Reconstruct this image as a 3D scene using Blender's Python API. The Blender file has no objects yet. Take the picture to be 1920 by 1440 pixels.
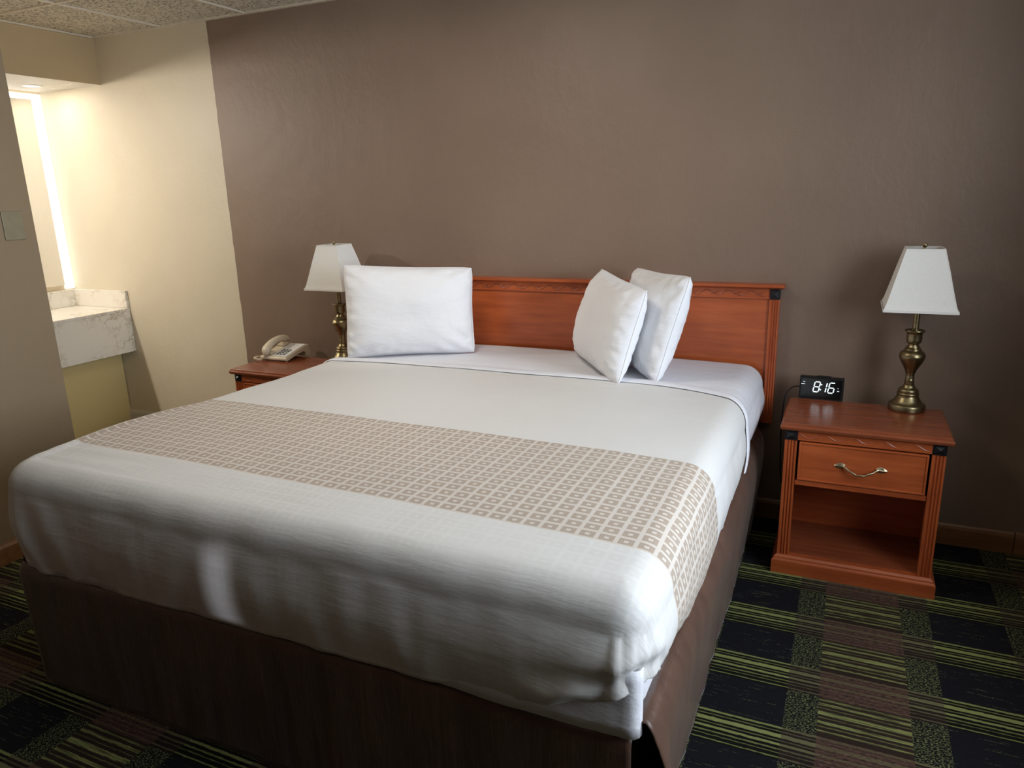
import bpy, bmesh, math, random
import numpy as np
from mathutils import Vector, Matrix, noise
random.seed(7)
SC = bpy.context.scene
COL = SC.collection

# ------------------------------------------------------------------ camera
cam_d = bpy.data.cameras.new('camera'); cam = bpy.data.objects.new('camera', cam_d); COL.objects.link(cam)
cam_d.sensor_width = 36.0; cam_d.sensor_fit = 'HORIZONTAL'; cam_d.lens = 1370.24*36/1920
cam_d.clip_start = .02
yaw, pitch, roll = .4317, .2603, -.0285
cyw, syw, cp, sp = math.cos(yaw), math.sin(yaw), math.cos(pitch), math.sin(pitch)
fw = Vector((-syw*cp, cyw*cp, -sp)); rt = Vector((cyw, syw, 0)); up = rt.cross(fw)
cr, sr = math.cos(roll), math.sin(roll)
r2 = rt*cr + up*sr; u2 = -rt*sr + up*cr
M = Matrix((( r2.x, u2.x, -fw.x), (r2.y, u2.y, -fw.y), (r2.z, u2.z, -fw.z))).to_4x4()
M.translation = Vector((1.1311, -3.3126, 1.5))
cam.matrix_world = M
SC.camera = cam
# ------------------------------------------------------------------ view, world, lights
vs = SC.view_settings
SC.display_settings.display_device = 'sRGB'
vs.view_transform = 'Standard'; vs.look = 'None'; vs.gamma = 1.0; vs.use_curve_mapping = False
vs.exposure = 0.45
w = bpy.data.worlds.new('world'); SC.world = w; w.use_nodes = True
w.node_tree.nodes['Background'].inputs[0].default_value = (.62, .78, 1.0, 1)
w.node_tree.nodes['Background'].inputs[1].default_value = 1.0

def area(name, loc, target, sx, sy, power, color, spread=180):
    d = bpy.data.lights.new(name, 'AREA'); d.shape = 'RECTANGLE'; d.size = sx; d.size_y = sy
    d.energy = power; d.color = color; d.spread = math.radians(spread)
    o = bpy.data.objects.new(name, d); COL.objects.link(o); o.location = loc
    v = Vector(target) - Vector(loc)
    o.rotation_euler = v.to_track_quat('-Z', 'Y').to_euler()
    return o
WIN_Y0, WIN_Y1, WIN_Z0, WIN_Z1, WX = -2.42, -1.15, 1.0, 2.25, 2.48
area('window_daylight', (WX-.03, (WIN_Y0+WIN_Y1)/2, (WIN_Z0+WIN_Z1)/2), (0, (WIN_Y0+WIN_Y1)/2, (WIN_Z0+WIN_Z1)/2),
     WIN_Y1-WIN_Y0, WIN_Z1-WIN_Z0, 38.5, (.80, .89, 1.0), 140)
area('bed_fill_light', (-.35, -1.25, 2.36), (-.35, -1.25, 0), .40, .40, 8.5, (1.0, .93, .84))  # soft fill added over the bed, out of view
area('downlight_and_fill', (-3.42, -.21, 2.172), (-3.42, -.21, 0), .09, .09, 1.3, (1.0, .92, .80))
area('downlight_and_fill', (-3.42, -.95, 2.172), (-3.30, -.90, 0), .09, .09, 8, (1.0, .92, .80))  # unseen extra lamp, added to brighten the alcove side
area('downlight_and_fill', (-3.42, -1.70, 2.165), (-1.5, 0, 1.0), .09, .09, 17, (1.0, .92, .80))  # unseen extra lamp, added and aimed to lift the left of the brown wall
sun_d = bpy.data.lights.new('streak_sun', 'SUN'); sun_d.energy = .55; sun_d.angle = math.radians(1.2); sun_d.color = (.86, .90, 1.0)
streak_sun = bpy.data.objects.new('streak_sun', sun_d); COL.objects.link(streak_sun); streak_sun.location = (-1, -8, 5)
streak_sun.rotation_euler = Vector((.10, 1, -.36)).to_track_quat('-Z', 'Y').to_euler()  # beam added to make the light streak on the bed foot

# ------------------------------------------------------------------ helpers
def lin(c):
    c = c/255.0
    return c/12.92 if c <= .04045 else ((c+.055)/1.055)**2.4
def rgb(r, g, b): return (lin(r), lin(g), lin(b), 1)

class NT:
    def __init__(s, name):
        s.m = bpy.data.materials.new(name); s.m.use_nodes = True
        s.t = s.m.node_tree; s.b = s.t.nodes['Principled BSDF']
    def n(s, typ, **kw):
        x = s.t.nodes.new(typ)
        for k, v in kw.items(): setattr(x, k, v)
        return x
    def link(s, a, b): s.t.links.new(a, b)
    def val(s, sock, v):
        if hasattr(v, 'links') or isinstance(v, bpy.types.NodeSocket): s.link(v, sock)
        else: sock.default_value = v
    def math(s, op, a, b=0.0, c=None, clamp=False):
        x = s.n('ShaderNodeMath', operation=op, use_clamp=clamp)
        s.val(x.inputs[0], a); s.val(x.inputs[1], b)
        if c is not None: s.val(x.inputs[2], c)
        return x.outputs[0]
    def mix(s, f, a, b):
        x = s.n('ShaderNodeMix', data_type='RGBA')
        s.val(x.inputs[0], f); s.val(x.inputs[6], a); s.val(x.inputs[7], b)
        return x.outputs[2]
    def coord(s, kind='Object'): return s.n('ShaderNodeTexCoord').outputs[kind]
    def mapping(s, vec, scale=(1, 1, 1)):
        x = s.n('ShaderNodeMapping'); s.link(vec, x.inputs[0]); x.inputs[3].default_value = scale
        return x.outputs[0]
    def noise(s, vec, scale, detail=3, rough=.5):
        x = s.n('ShaderNodeTexNoise'); s.link(vec, x.inputs['Vector'])
        x.inputs['Scale'].default_value = scale; x.inputs['Detail'].default_value = detail
        x.inputs['Roughness'].default_value = rough
        return x.outputs[0]
    def ramp(s, f, stops, const=False):
        x = s.n('ShaderNodeValToRGB'); s.val(x.inputs[0], f)
        cr = x.color_ramp
        if const: cr.interpolation = 'CONSTANT'
        cr.elements[0].position = stops[0][0]; cr.elements[0].color = stops[0][1]
        cr.elements[1].position = stops[1][0]; cr.elements[1].color = stops[1][1]
        for p, c in stops[2:]:
            e = cr.elements.new(p); e.color = c
        return x.outputs[0]
    def bump(s, h, strength, dist=.01):
        x = s.n('ShaderNodeBump'); x.inputs['Strength'].default_value = strength
        x.inputs['Distance'].default_value = dist; s.link(h, x.inputs['Height'])
        s.link(x.outputs[0], s.b.inputs['Normal'])
    def base(s, c): s.val(s.b.inputs['Base Color'], c)
    def set(s, **kw):
        for k, v in kw.items(): s.b.inputs[k.replace('_', ' ')].default_value = v

def g(v): return (v, v, v, 1)

def paint(name, c, var=.06, bump=.25, rough=.6, scale=9):
    t = NT(name); co = t.coord('Object')
    n = t.noise(co, 2.0, 3)
    d = tuple(x*(1-var) for x in c[:3])+(1,); l = tuple(min(1, x*(1+var)) for x in c[:3])+(1,)
    t.base(t.ramp(n, [(.3, d), (.7, l)]))
    h = t.noise(co, scale, 5, .6)
    t.bump(h, bump, .02); t.set(Roughness=rough)
    return t.m
def plain(name, c, rough=.5, metal=0.0, **kw):
    t = NT(name); co = t.coord('Object'); n = t.noise(co, 30, 2)
    d = tuple(x*.94 for x in c[:3])+(1,); l = tuple(min(1, x*1.05) for x in c[:3])+(1,)
    t.base(t.ramp(n, [(.3, d), (.7, l)])); t.set(Roughness=rough, Metallic=metal, **kw)
    return t.m
def emit(name, c, s):
    t = NT(name); t.base((.02, .02, .02, 1)); t.b.inputs['Emission Color'].default_value = c
    t.b.inputs['Emission Strength'].default_value = s
    return t.m
def wood(name, axis, dark, light, rough=.3):
    t = NT(name); co = t.coord('Object')
    sc = {'x': (1.2, 14, 14), 'z': (14, 14, 1.2), 'y': (14, 1.2, 14)}[axis]
    n = t.noise(t.mapping(co, sc), 3.0, 6, .62)
    n2 = t.noise(co, 4.0, 2)
    f = t.math('ADD', t.math('MULTIPLY', n, .65), t.math('MULTIPLY', n2, .35))
    t.base(t.ramp(f, [(.33, dark), (.66, light)]))
    t.set(Roughness=rough, **{'Coat Weight': .25, 'Coat Roughness': .25})
    t.bump(n, .06, .004)
    return t.m

WD, WL = rgb(150, 68, 34), rgb(192, 98, 52)
M_woodx = wood('cherry_wood_x', 'x', WD, WL)
M_woodz = wood('cherry_wood_z', 'z', WD, WL)
M_woodtop = wood('cherry_wood_top', 'x', rgb(122, 62, 38), rgb(150, 80, 50), .26)
M_black = plain('black_lacquer', rgb(22, 22, 24), .35)
M_base = wood('baseboard_wood', 'x', rgb(114, 76, 44), rgb(148, 104, 64), .45)
M_baset = paint('baseboard_taupe', rgb(205, 196, 180), .03, .05)
M_beige = paint('beige_paint', rgb(214, 196, 164), .03, .12, .55, 9)
M_taupe = paint('taupe_paint', rgb(146, 126, 98), .03, .2, .55)
M_brownp = paint('brown_paint', rgb(135, 114, 98), .03, .1, .5)
M_white = paint('white_paint', rgb(232, 228, 220), .02, .05, .5)
M_yellow = paint('cream_panel', rgb(220, 200, 142), .02, .05, .45)
M_grid = plain('grid_metal', rgb(214, 204, 184), .5)
M_brass = None

def accent_wall():
    t = NT('accent_wall_paint'); co = t.coord('Object')
    sep = t.n('ShaderNodeSeparateXYZ'); t.link(co, sep.inputs[0])
    wob = t.math('MULTIPLY', t.math('SUBTRACT', t.noise(co, 14, 2), .5), .012)
    side = t.math('GREATER_THAN', t.math('ADD', sep.outputs[0], wob), -2.18)
    n = t.noise(co, 1.6, 4)
    brown = t.ramp(n, [(.3, rgb(128, 107, 91)), (.7, rgb(138, 116, 99))])
    beige = t.ramp(n, [(.3, rgb(206, 194, 169)), (.7, rgb(212, 201, 178))])
    t.base(t.mix(side, beige, brown))
    pits = t.noise(t.mapping(co, (1, 1, .6)), 11, 5, .62)
    big = t.noise(co, 2.2, 3)
    h = t.math('ADD', t.ramp(pits, [(.42, g(0)), (.72, g(1))]), t.math('MULTIPLY', big, 1.4))
    t.bump(h, .10, .02); t.set(Roughness=.5)
    return t.m
M_accent = accent_wall()

def ceiling_tile_mat():
    t = NT('acoustic_tile'); co = t.coord('Object')
    n = t.noise(co, 75, 4, .7)
    v = t.n('ShaderNodeTexVoronoi'); t.link(co, v.inputs['Vector']); v.inputs['Scale'].default_value = 60
    f = t.math('ADD', t.math('MULTIPLY', n, .8), t.math('MULTIPLY', v.outputs['Distance'], .3))
    t.base(t.ramp(f, [(.42, rgb(112, 102, 84)), (.56, rgb(216, 208, 190))]))
    t.bump(f, .8, .012); t.set(Roughness=.9)
    return t.m
M_tile = ceiling_tile_mat()

def carpet():
    t = NT('striped_carpet'); co = t.coord('Object')
    sep = t.n('ShaderNodeSeparateXYZ'); t.link(co, sep.inputs[0])
    X, Y = sep.outputs[0], sep.outputs[1]
    fine = t.noise(t.mapping(co, (40, 320, 1)), 1.0, 2)
    Yj = t.math('ADD', Y, t.math('MULTIPLY', t.math('SUBTRACT', fine, .5), .006))
    u = t.math('FRACT', t.math('ADD', t.math('DIVIDE', t.math('SUBTRACT', X, 1.16), .657), 20))
    v = t.math('FRACT', t.math('ADD', t.math('DIVIDE', t.math('SUBTRACT', -.48, Yj), .31), 20)) if False else \
        t.math('FRACT', t.math('ADD', t.math('DIVIDE', t.math('SUBTRACT', t.math('MULTIPLY', Yj, -1), .48), .31), 20))
    K, Wt, Hf = g(0), g(1), g(.55)
    def group(a, b, lines):
        st = [(0.0, K)]
        for c, wd, br in lines:
            st.append((a+(b-a)*(c-wd/2), g(br))); st.append((a+(b-a)*(c+wd/2), K))
        return st
    L1 = [(.04, .065, .85), (.15, .035, .5), (.29, .12, 1), (.43, .035, .5), (.55, .07, .95), (.69, .04, .65), (.80, .03, .5), (.93, .04, .7)]
    L2 = [(.05, .05, .7), (.18, .07, .85), (.30, .03, .5), (.44, .12, 1), (.58, .03, .5), (.71, .08, .9), (.83, .03, .5), (.95, .05, .9)]
    s1 = t.ramp(v, group(.0, .43, L1), True)
    s2 = t.ramp(v, group(.44, .94, L2), True)
    zM = t.ramp(u, [(0, g(1)), (.37, K)], True)
    zT = t.ramp(u, [(0, K), (.37, g(1)), (.51, K), (.86, g(1))], True)
    zB = t.ramp(u, [(0, K), (.51, g(1)), (.86, K)], True)
    inG1 = t.ramp(v, [(0, g(1)), (.43, K)], True)
    black = t.mix(fine, rgb(12, 12, 16), rgb(30, 30, 36))
    sp1 = t.noise(t.mapping(co, (70, 260, 1)), 1.0, 1)
    brown = t.mix(t.ramp(sp1, [(.35, g(0)), (.65, g(1))]), rgb(52, 36, 33), rgb(92, 66, 58))
    olive = rgb(120, 118, 82)
    green = t.mix(sp1, rgb(116, 122, 66), rgb(148, 152, 96))
    pale = rgb(150, 158, 104)
    # speckle fields
    spk = t.noise(t.mapping(co, (150, 420, 1)), 1.0, 0)
    spk_t = t.math('MULTIPLY', t.math('GREATER_THAN', spk, .60), .55)
    lines_b = t.noise(t.mapping(co, (9, 260, 1)), 1.0, 1)
    dash = t.math('MULTIPLY', t.math('GREATER_THAN', lines_b, .68), t.math('GREATER_THAN', spk, .48))
    dash = t.math('MULTIPLY', dash, .4)
    # zone M : g2 stripes green on dark brown, g1 brown with faint lines
    s2n = t.math('MULTIPLY', s2, t.ramp(t.noise(t.mapping(co, (11, 190, 1)), 1.0, 1), [(.38, g(.25)), (.55, g(1))]))
    gm = t.mix(s2n, rgb(46, 35, 29), green)
    bm = t.mix(t.math('MULTIPLY', s1, .16), brown, pale)
    cM = t.mix(inG1, gm, bm)
    # zone T
    t1 = t.mix(t.math('MULTIPLY', s1, .7), rgb(40, 30, 27), olive)
    t2 = t.mix(spk_t, rgb(24, 23, 22), pale)
    cT = t.mix(inG1, t2, t1)
    # zone B
    b1 = t.mix(s1, rgb(15, 16, 12), green)
    b2 = t.mix(dash, black, pale)
    cB = t.mix(inG1, b2, b1)
    c = t.mix(zT, t.mix(zB, cM, cB), cT)
    t.base(c)
    pile = t.noise(t.mapping(co, (300, 300, 300)), 1.0, 2)
    t.bump(pile, .6, .004); t.set(Roughness=.95)
    t.b.inputs['Specular IOR Level'].default_value = .15
    return t.m
M_carpet = carpet()

def linen(name, c, wr=.35):
    t = NT(name); co = t.coord('Object')
    t.base(c)
    big = t.noise(t.mapping(co, (3, 9, 9)), 2.2, 4, .55)
    weave = t.noise(t.mapping(co, (260, 260, 260)), 1, 2)
    h = t.math('ADD', t.math('MULTIPLY', big, 1.0), t.math('MULTIPLY', weave, .05))
    t.bump(h, wr, .02); t.set(Roughness=.75, **{'Sheen Weight': .15, 'Sheen Roughness': .5})
    return t.m
M_sheet = linen('white_sheet_cotton', rgb(226, 226, 231), .25)
M_case = linen('white_pillow_cotton', rgb(240, 240, 242), .3)

def coverlet_mat():
    t = NT('printed_coverlet'); uv = t.coord('UV')
    sep = t.n('ShaderNodeSeparateXYZ'); t.link(uv, sep.inputs[0])
    X, Y0 = sep.outputs[0], sep.outputs[1]
    Y = t.math('ADD', Y0, t.math('MULTIPLY', t.math('SUBTRACT', X, .49), .022))
    cu = t.math('FRACT', t.math('ADD', t.math('DIVIDE', t.math('SUBTRACT', X, .491), .0455), 100))
    cv = t.math('FRACT', t.math('ADD', t.math('DIVIDE', t.math('SUBTRACT', -1.345, 0.0), .0365), 100)) if False else \
        t.math('FRACT', t.math('ADD', t.math('DIVIDE', t.math('SUBTRACT', t.math('MULTIPLY', Y, -1), 1.347), .0365), 100))
    def box(f, a, b): return t.math('MULTIPLY', t.math('GREATER_THAN', f, a), t.math('LESS_THAN', f, b))
    outer = t.math('MULTIPLY', box(cu, .02, .80), box(cv, .04, .79))
    inner = t.math('MULTIPLY', box(cu, .29, .53), box(cv, .28, .55))
    cell = t.math('MULTIPLY', outer, t.math('SUBTRACT', 1.0, inner))
    band = box(Y, -1.8935, -1.347)
    edge = t.math('ADD', box(Y, -1.349, -1.346), 0.0)
    damask_zone = t.math('MULTIPLY', t.math('LESS_THAN', Y, -1.90), 1.0)
    ir = t.noise(t.mapping(uv, (3, 3, 3)), 1.0, 2)
    vis = t.ramp(ir, [(.32, g(.25)), (.62, g(1))])
    white = rgb(217, 215, 211)
    ground = rgb(208, 199, 188)
    wv = t.noise(t.mapping(uv, (500, 220, 1)), 1.0, 1)
    tan = t.mix(wv, rgb(158, 142, 126), rgb(184, 168, 152))
    banded = t.mix(cell, ground, tan)
    dam = t.mix(t.math('MULTIPLY', t.math('MULTIPLY', cell, vis), t.math('MULTIPLY', damask_zone, .28)), white, rgb(196, 194, 188))
    t.base(t.mix(band, dam, banded))
    big = t.noise(t.mapping(uv, (2.5, 12, 1)), 2.4, 4, .55)
    slub = t.noise(t.mapping(uv, (7, 130, 1)), 1, 3)
    h = t.math('ADD', t.math('MULTIPLY', big, .8), t.math('MULTIPLY', slub, .12))
    t.bump(h, .12, .02)
    t.set(Roughness=.6, **{'Sheen Weight': .12})
    return t.m
M_cover = coverlet_mat()

def skirt_mat():
    t = NT('brown_skirt_satin'); co = t.coord('Object')
    n = t.noise(t.mapping(co, (8, 8, 1.2)), 2.0, 4)
    t.base(t.ramp(n, [(.3, rgb(78, 54, 42)), (.7, rgb(95, 68, 53))]))
    wv = t.noise(t.mapping(co, (200, 200, 60)), 1, 2)
    h = t.math('ADD', n, t.math('MULTIPLY', wv, .08))
    t.bump(h, .3, .02); t.set(Roughness=.42, **{'Sheen Weight': .25, 'Sheen Roughness': .4})
    return t.m
M_skirt = skirt_mat()

def brass_mat():
    t = NT('antique_brass'); co = t.coord('Object')
    n = t.noise(t.mapping(co, (10, 10, 90)), 3, 3)
    t.base(t.ramp(n, [(.3, rgb(130, 116, 84)), (.7, rgb(160, 146, 110))]))
    t.set(Metallic=1.0, Roughness=.34); t.bump(n, .05, .003)
    return t.m
M_brass = brass_mat()
M_pewter = plain('pewter_handle', rgb(196, 180, 148), .35, 1.0)
def shade_mat():
    t = NT('shade_linen'); co = t.coord('Object')
    wv = t.noise(t.mapping(co, (300, 300, 500)), 1, 2)
    t.base(t.ramp(wv, [(.3, rgb(226, 222, 214)), (.7, rgb(236, 233, 226))]))
    t.bump(wv, .1, .002); t.set(Roughness=.8)
    t.b.inputs['Transmission Weight'].default_value = 0.0
    return t.m
M_shade = shade_mat()
M_phone = plain('beige_plastic', rgb(206, 192, 166), .4)
M_face = plain('white_paper_face', rgb(232, 230, 226), .5)
M_key = plain('grey_keys', rgb(96, 96, 98), .5)
M_ink = plain('grey_print', rgb(120, 120, 122), .6)
M_clock = plain('black_plastic', rgb(16, 16, 18), .4)
M_screen = plain('black_screen', rgb(8, 9, 11), .12)
M_digit = emit('clock_digit_light', (.78, .95, 1.0, 1), 1.5)
M_mark = emit('clock_mark_light', (.85, .95, 1.0, 1), .9)
M_cord = plain('black_rubber', rgb(14, 14, 14), .5)
M_plate = plain('ivory_plate', rgb(142, 132, 104), .4)
M_screw = plain('painted_screw', rgb(152, 142, 114), .4)
M_dark = plain('dark_fabric', rgb(26, 22, 20), .9)
M_drape = plain('drape_fabric', rgb(120, 100, 84), .85)
M_frame = plain('window_frame_metal', rgb(190, 188, 184), .4)
M_led = emit('mirror_border_light', (1.0, .97, .90, 1), 1.6)
M_trimring = plain('downlight_trim', rgb(225, 220, 208), .35)
M_lens = emit('downlight_lens', (1.0, .93, .80, 1), 1.5)
def glass_mat():
    t = NT('window_glass'); tr = t.n('ShaderNodeBsdfTransparent'); gl = t.n('ShaderNodeBsdfGlossy'); gl.inputs['Roughness'].default_value = .01
    fr = t.n('ShaderNodeFresnel'); fr.inputs[0].default_value = 1.45
    mx = t.n('ShaderNodeMixShader'); t.link(fr.outputs[0], mx.inputs[0]); t.link(tr.outputs[0], mx.inputs[1]); t.link(gl.outputs[0], mx.inputs[2])
    out = [n for n in t.t.nodes if n.type == 'OUTPUT_MATERIAL'][0]; t.link(mx.outputs[0], out.inputs[0])
    return t.m
M_glass = glass_mat()
def mirror_mat():
    t = NT('mirror_silver'); t.base((.9, .9, .9, 1)); t.set(Roughness=.02, Metallic=1.0)
    return t.m
M_mirror = mirror_mat()
def marble():
    t = NT('cultured_marble'); co = t.coord('Object')
    n = t.noise(co, 9, 6, .65)
    v = t.ramp(t.math('ABSOLUTE', t.math('SUBTRACT', n, .5)), [(.0, rgb(186, 174, 152)), (.035, rgb(226, 220, 206))])
    pz = t.noise(co, 4, 3)
    t.base(t.mix(t.ramp(pz, [(.45, g(0)), (.62, g(1))]), rgb(228, 222, 210), v))
    t.set(Roughness=.18)
    return t.m
M_marble = marble()

# ---- mesh builders
def new_obj(name, me, mat, parent=None):
    o = bpy.data.objects.new(name, me); COL.objects.link(o)
    if mat is not None:
        for m in (mat if isinstance(mat, (list, tuple)) else [mat]): me.materials.append(m)
    if parent is not None: o.parent = parent
    return o
class MB:
    def __init__(s): s.bm = bmesh.new()
    def box(s, x0, x1, y0, y1, z0, z1, bev=0.0, seg=2):
        b = bmesh.new()
        bmesh.ops.create_cube(b, size=1)
        for v in b.verts:
            v.co = Vector(((x0+x1)/2+v.co.x*(x1-x0), (y0+y1)/2+v.co.y*(y1-y0), (z0+z1)/2+v.co.z*(z1-z0)))
        if bev > 0: bmesh.ops.bevel(b, geom=b.edges[:], offset=bev, segments=seg, affect='EDGES', profile=.5)
        s.merge(b); return s
    def merge(s, b, mtx=None):
        me = bpy.data.meshes.new('tmp'); b.to_mesh(me); b.free()
        if mtx is not None: me.transform(mtx)
        s.bm.from_mesh(me); bpy.data.meshes.remove(me)
    def lathe(s, prof, n=40, c=(0, 0, 0)):
        rings = []
        for r, z in prof:
            if r < 1e-6: rings.append([s.bm.verts.new((c[0], c[1], c[2]+z))])
            else: rings.append([s.bm.verts.new((c[0]+r*math.cos(2*math.pi*k/n), c[1]+r*math.sin(2*math.pi*k/n), c[2]+z)) for k in range(n)])
        for a, b in zip(rings[:-1], rings[1:]):
            for k in range(n):
                k2 = (k+1) % n
                if len(a) == 1 and len(b) == 1: continue
                if len(a) == 1: s.bm.faces.new((a[0], b[k2], b[k]))
                elif len(b) == 1: s.bm.faces.new((a[k], a[k2], b[0]))
                else: s.bm.faces.new((a[k], a[k2], b[k2], b[k]))
        return s
    def tube(s, pts, rad, n=8, cap=True):
        pts = [Vector(p) for p in pts]; rings = []
        rads = rad if isinstance(rad, (list, tuple)) else [rad]*len(pts)
        prev = None
        for i, p in enumerate(pts):
            d = (pts[min(i+1, len(pts)-1)] - pts[max(i-1, 0)]).normalized()
            if prev is None:
                a = Vector((0, 0, 1)) if abs(d.z) < .9 else Vector((1, 0, 0))
                x = d.cross(a).normalized()
            else: x = (prev - d*prev.dot(d)).normalized()
            y = d.cross(x); prev = x
            rings.append([s.bm.verts.new(p + (x*math.cos(2*math.pi*k/n)+y*math.sin(2*math.pi*k/n))*rads[i]) for k in range(n)])
        for a, b in zip(rings[:-1], rings[1:]):
            for k in range(n): s.bm.faces.new((a[k], a[(k+1) % n], b[(k+1) % n], b[k]))
        if cap:
            s.bm.faces.new(rings[0][::-1]); s.bm.faces.new(rings[-1])
        return s
    def prism(s, poly, axis, a, b):
        """poly = 2D outline extruded along axis ('x': (y,z), 'y': (x,z), 'z': (x,y)) from a to b"""
        def P(p, t):
            return {'x': (t, p[0], p[1]), 'y': (p[0], t, p[1]), 'z': (p[0], p[1], t)}[axis]
        A = [s.bm.verts.new(P(p, a)) for p in poly]; B = [s.bm.verts.new(P(p, b)) for p in poly]
        n = len(poly)
        for k in range(n): s.bm.faces.new((A[k], A[(k+1) % n], B[(k+1) % n], B[k]))
        s.bm.faces.new(A[::-1]); s.bm.faces.new(B)
        return s
    def build(s, name, mat, parent=None, smooth=False, angle=40):
        bmesh.ops.recalc_face_normals(s.bm, faces=s.bm.faces[:])
        me = bpy.data.meshes.new(name); s.bm.to_mesh(me); s.bm.free()
        if smooth:
            me.shade_smooth() if hasattr(me, 'shade_smooth') else None
            me.set_sharp_from_angle(angle=math.radians(angle))
        return new_obj(name, me, mat, parent)
def grid_mesh(name, V, F, mat, parent=None, uvs=None, smooth=True):
    me = bpy.data.meshes.new(name); me.from_pydata([tuple(v) for v in V], [], F); me.update()
    if smooth: me.shade_smooth()
    if uvs is not None:
        ul = me.uv_layers.new(name='UVMap')
        idx = np.zeros(len(me.loops), dtype=np.int32); me.loops.foreach_get('vertex_index', idx)
        ul.data.foreach_set('uv', np.asarray(uvs, dtype=np.float32)[idx].ravel())
    return new_obj(name, me, mat, parent)
def tag(o, label, cat, group=None):
    o['label'] = label; o['category'] = cat
    if group: o['group'] = group
    return o
def thing(name, label, cat, loc=(0, 0, 0), group=None):
    o = bpy.data.objects.new(name, None); COL.objects.link(o); o.location = loc; o.empty_display_size = .1
    return tag(o, label, cat, group)
def struct(o): o['kind'] = 'structure'; return o
def copy_tree(o, parent=None):
    c = o.copy(); COL.objects.link(c)
    if parent is not None: c.parent = parent
    for ch in list(o.children): copy_tree(ch, c)
    return c

# ================================================================== ROOM
H = 2.44; YF = -5.2; XM = -3.66; XS = -3.09; XW = -2.07; WE = -1.23
struct(MB().box(XM-.1, WX+.3, YF-.1, .1, -.1, 0).build('floor', M_carpet))
struct(MB().box(XM-.1, WX+.3, 0, .1, 0, H+.1).build('wall_back', M_accent))
wl = struct(MB().box(XW-.12, XW, YF, WE, 0, H).build('wall_left', M_taupe))
struct(MB().box(XM-.1, XM, -2.3, 0, 0, H).build('wall_alcove', M_beige))
struct(MB().box(XM, XW-.12, -2.4, -2.3, 0, H).build('wall_alcove_end', M_beige))
FX0, FX1, FZ0, FZ1 = -1.10, .10, .9, 1.83
b = MB()
b.box(XW-.12, FX0, YF-.1, YF, 0, H).box(FX1, WX+.3, YF-.1, YF, 0, H).box(FX0, FX1, YF-.1, YF, 0, FZ0).box(FX0, FX1, YF-.1, YF, FZ1, H)
struct(b.build('wall_front', M_brownp))
b = MB()
for (x0, x1, z0, z1) in ((FX0, FX1, FZ0, FZ0+.04), (FX0, FX1, FZ1-.04, FZ1), (FX0, FX0+.04, FZ0, FZ1), (FX1-.04, FX1, FZ0, FZ1)):
    b.box(x0, x1, YF-.08, YF-.03, z0, z1)
streak_win = struct(b.build('streak_window', M_frame))  # unseen front window, added to let the light streak in
MB().box(FX0, FX1, YF-.058, YF-.052, FZ0, FZ1).build('pane', M_glass, streak_win)
b = MB()
b.box(WX, WX+.16, YF, WIN_Y0, 0, H).box(WX, WX+.16, WIN_Y1, 0, 0, H)
b.box(WX, WX+.16, WIN_Y0, WIN_Y1, 0, WIN_Z0).box(WX, WX+.16, WIN_Y0, WIN_Y1, WIN_Z1, H)
struct(b.build('wall_right', M_brownp))
# soffit over the vanity
sf = MB().box(XM, XS, -2.3, 0, 2.18, H)
M_soffit = paint('soffit_paint', rgb(186, 164, 126), .03, .1, .55)
so = struct(sf.build('trim_1', [M_soffit, M_white]))
for p in so.data.polygons:
    if p.normal.z < -.5: p.material_index = 1
# ceiling with lay-in tiles
ceil = struct(MB().box(XM-.1, WX+.3, YF-.1, .1, H+.012, H+.1).build('ceiling', M_white))
xs = [XS+.012]
x = -2.51
while x < WX: xs.append(x); x += .622
xs.append(WX-.012)
ys = [-.012]
y = -.635
while y > YF: ys.append(y); y -= .622
ys.append(YF+.012)
tile_me = {}
for i in range(len(xs)-1):
    for j in range(len(ys)-1):
        wx_, wy_ = xs[i+1]-xs[i]-.017, ys[j]-ys[j+1]-.017
        if wx_ < .04 or wy_ < .04: continue
        key = (round(wx_, 3), round(wy_, 3))
        if key not in tile_me:
            mb = MB().box(-wx_/2, wx_/2, -wy_/2, wy_/2, 0, .011)
            o = mb.build('ceiling_tile', M_tile, ceil); tile_me[key] = o.data
        else:
            o = bpy.data.objects.new('ceiling_tile', tile_me[key]); COL.objects.link(o); o.parent = ceil
        o.location = ((xs[i]+xs[i+1])/2, (ys[j]+ys[j+1])/2, H+.005)
for xx in xs[1:-1]: MB().box(xx-.008, xx+.008, YF, 0, H-.002, H+.011).build('grid_bar', M_grid, ceil)
for yy in ys[1:-1]: MB().box(XS, WX, yy-.008, yy+.008, H-.0018, H+.0105).build('grid_bar', M_grid, ceil)
MB().box(XS, WX, -.022, 0, H-.003, H+.010).build('wall_angle', M_grid, ceil)
MB().box(XS, XS+.022, -2.3, -.022, H-.003, H+.010).build('wall_angle', M_grid, ceil)
# baseboards
def bb_profile(d, h): return [(0, 0), (-d, 0), (-d, h*.8), (-d*.75, h*.93), (-d*.3, h), (0, h)]
bbr = MB().prism(bb_profile(.014, .092), 'x', -2.18, 1.842).build('baseboard_back', M_base); struct(bbr)
bb2 = MB().prism(bb_profile(.016, .094), 'x', 1.845, 2.75).build('board_piece', M_base, bbr); bb2['label'] = 'lighter brown end length of baseboard'
struct(MB().prism(bb_profile(.014, .105), 'x', -3.36, -2.185).build('baseboard_alcove', M_baset))
struct(MB().prism([(XW, 0), (XW+.014, 0), (XW+.014, .075), (XW+.006, .088), (XW, .09)], 'y', YF, WE).build('baseboard_left', M_base))
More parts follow.
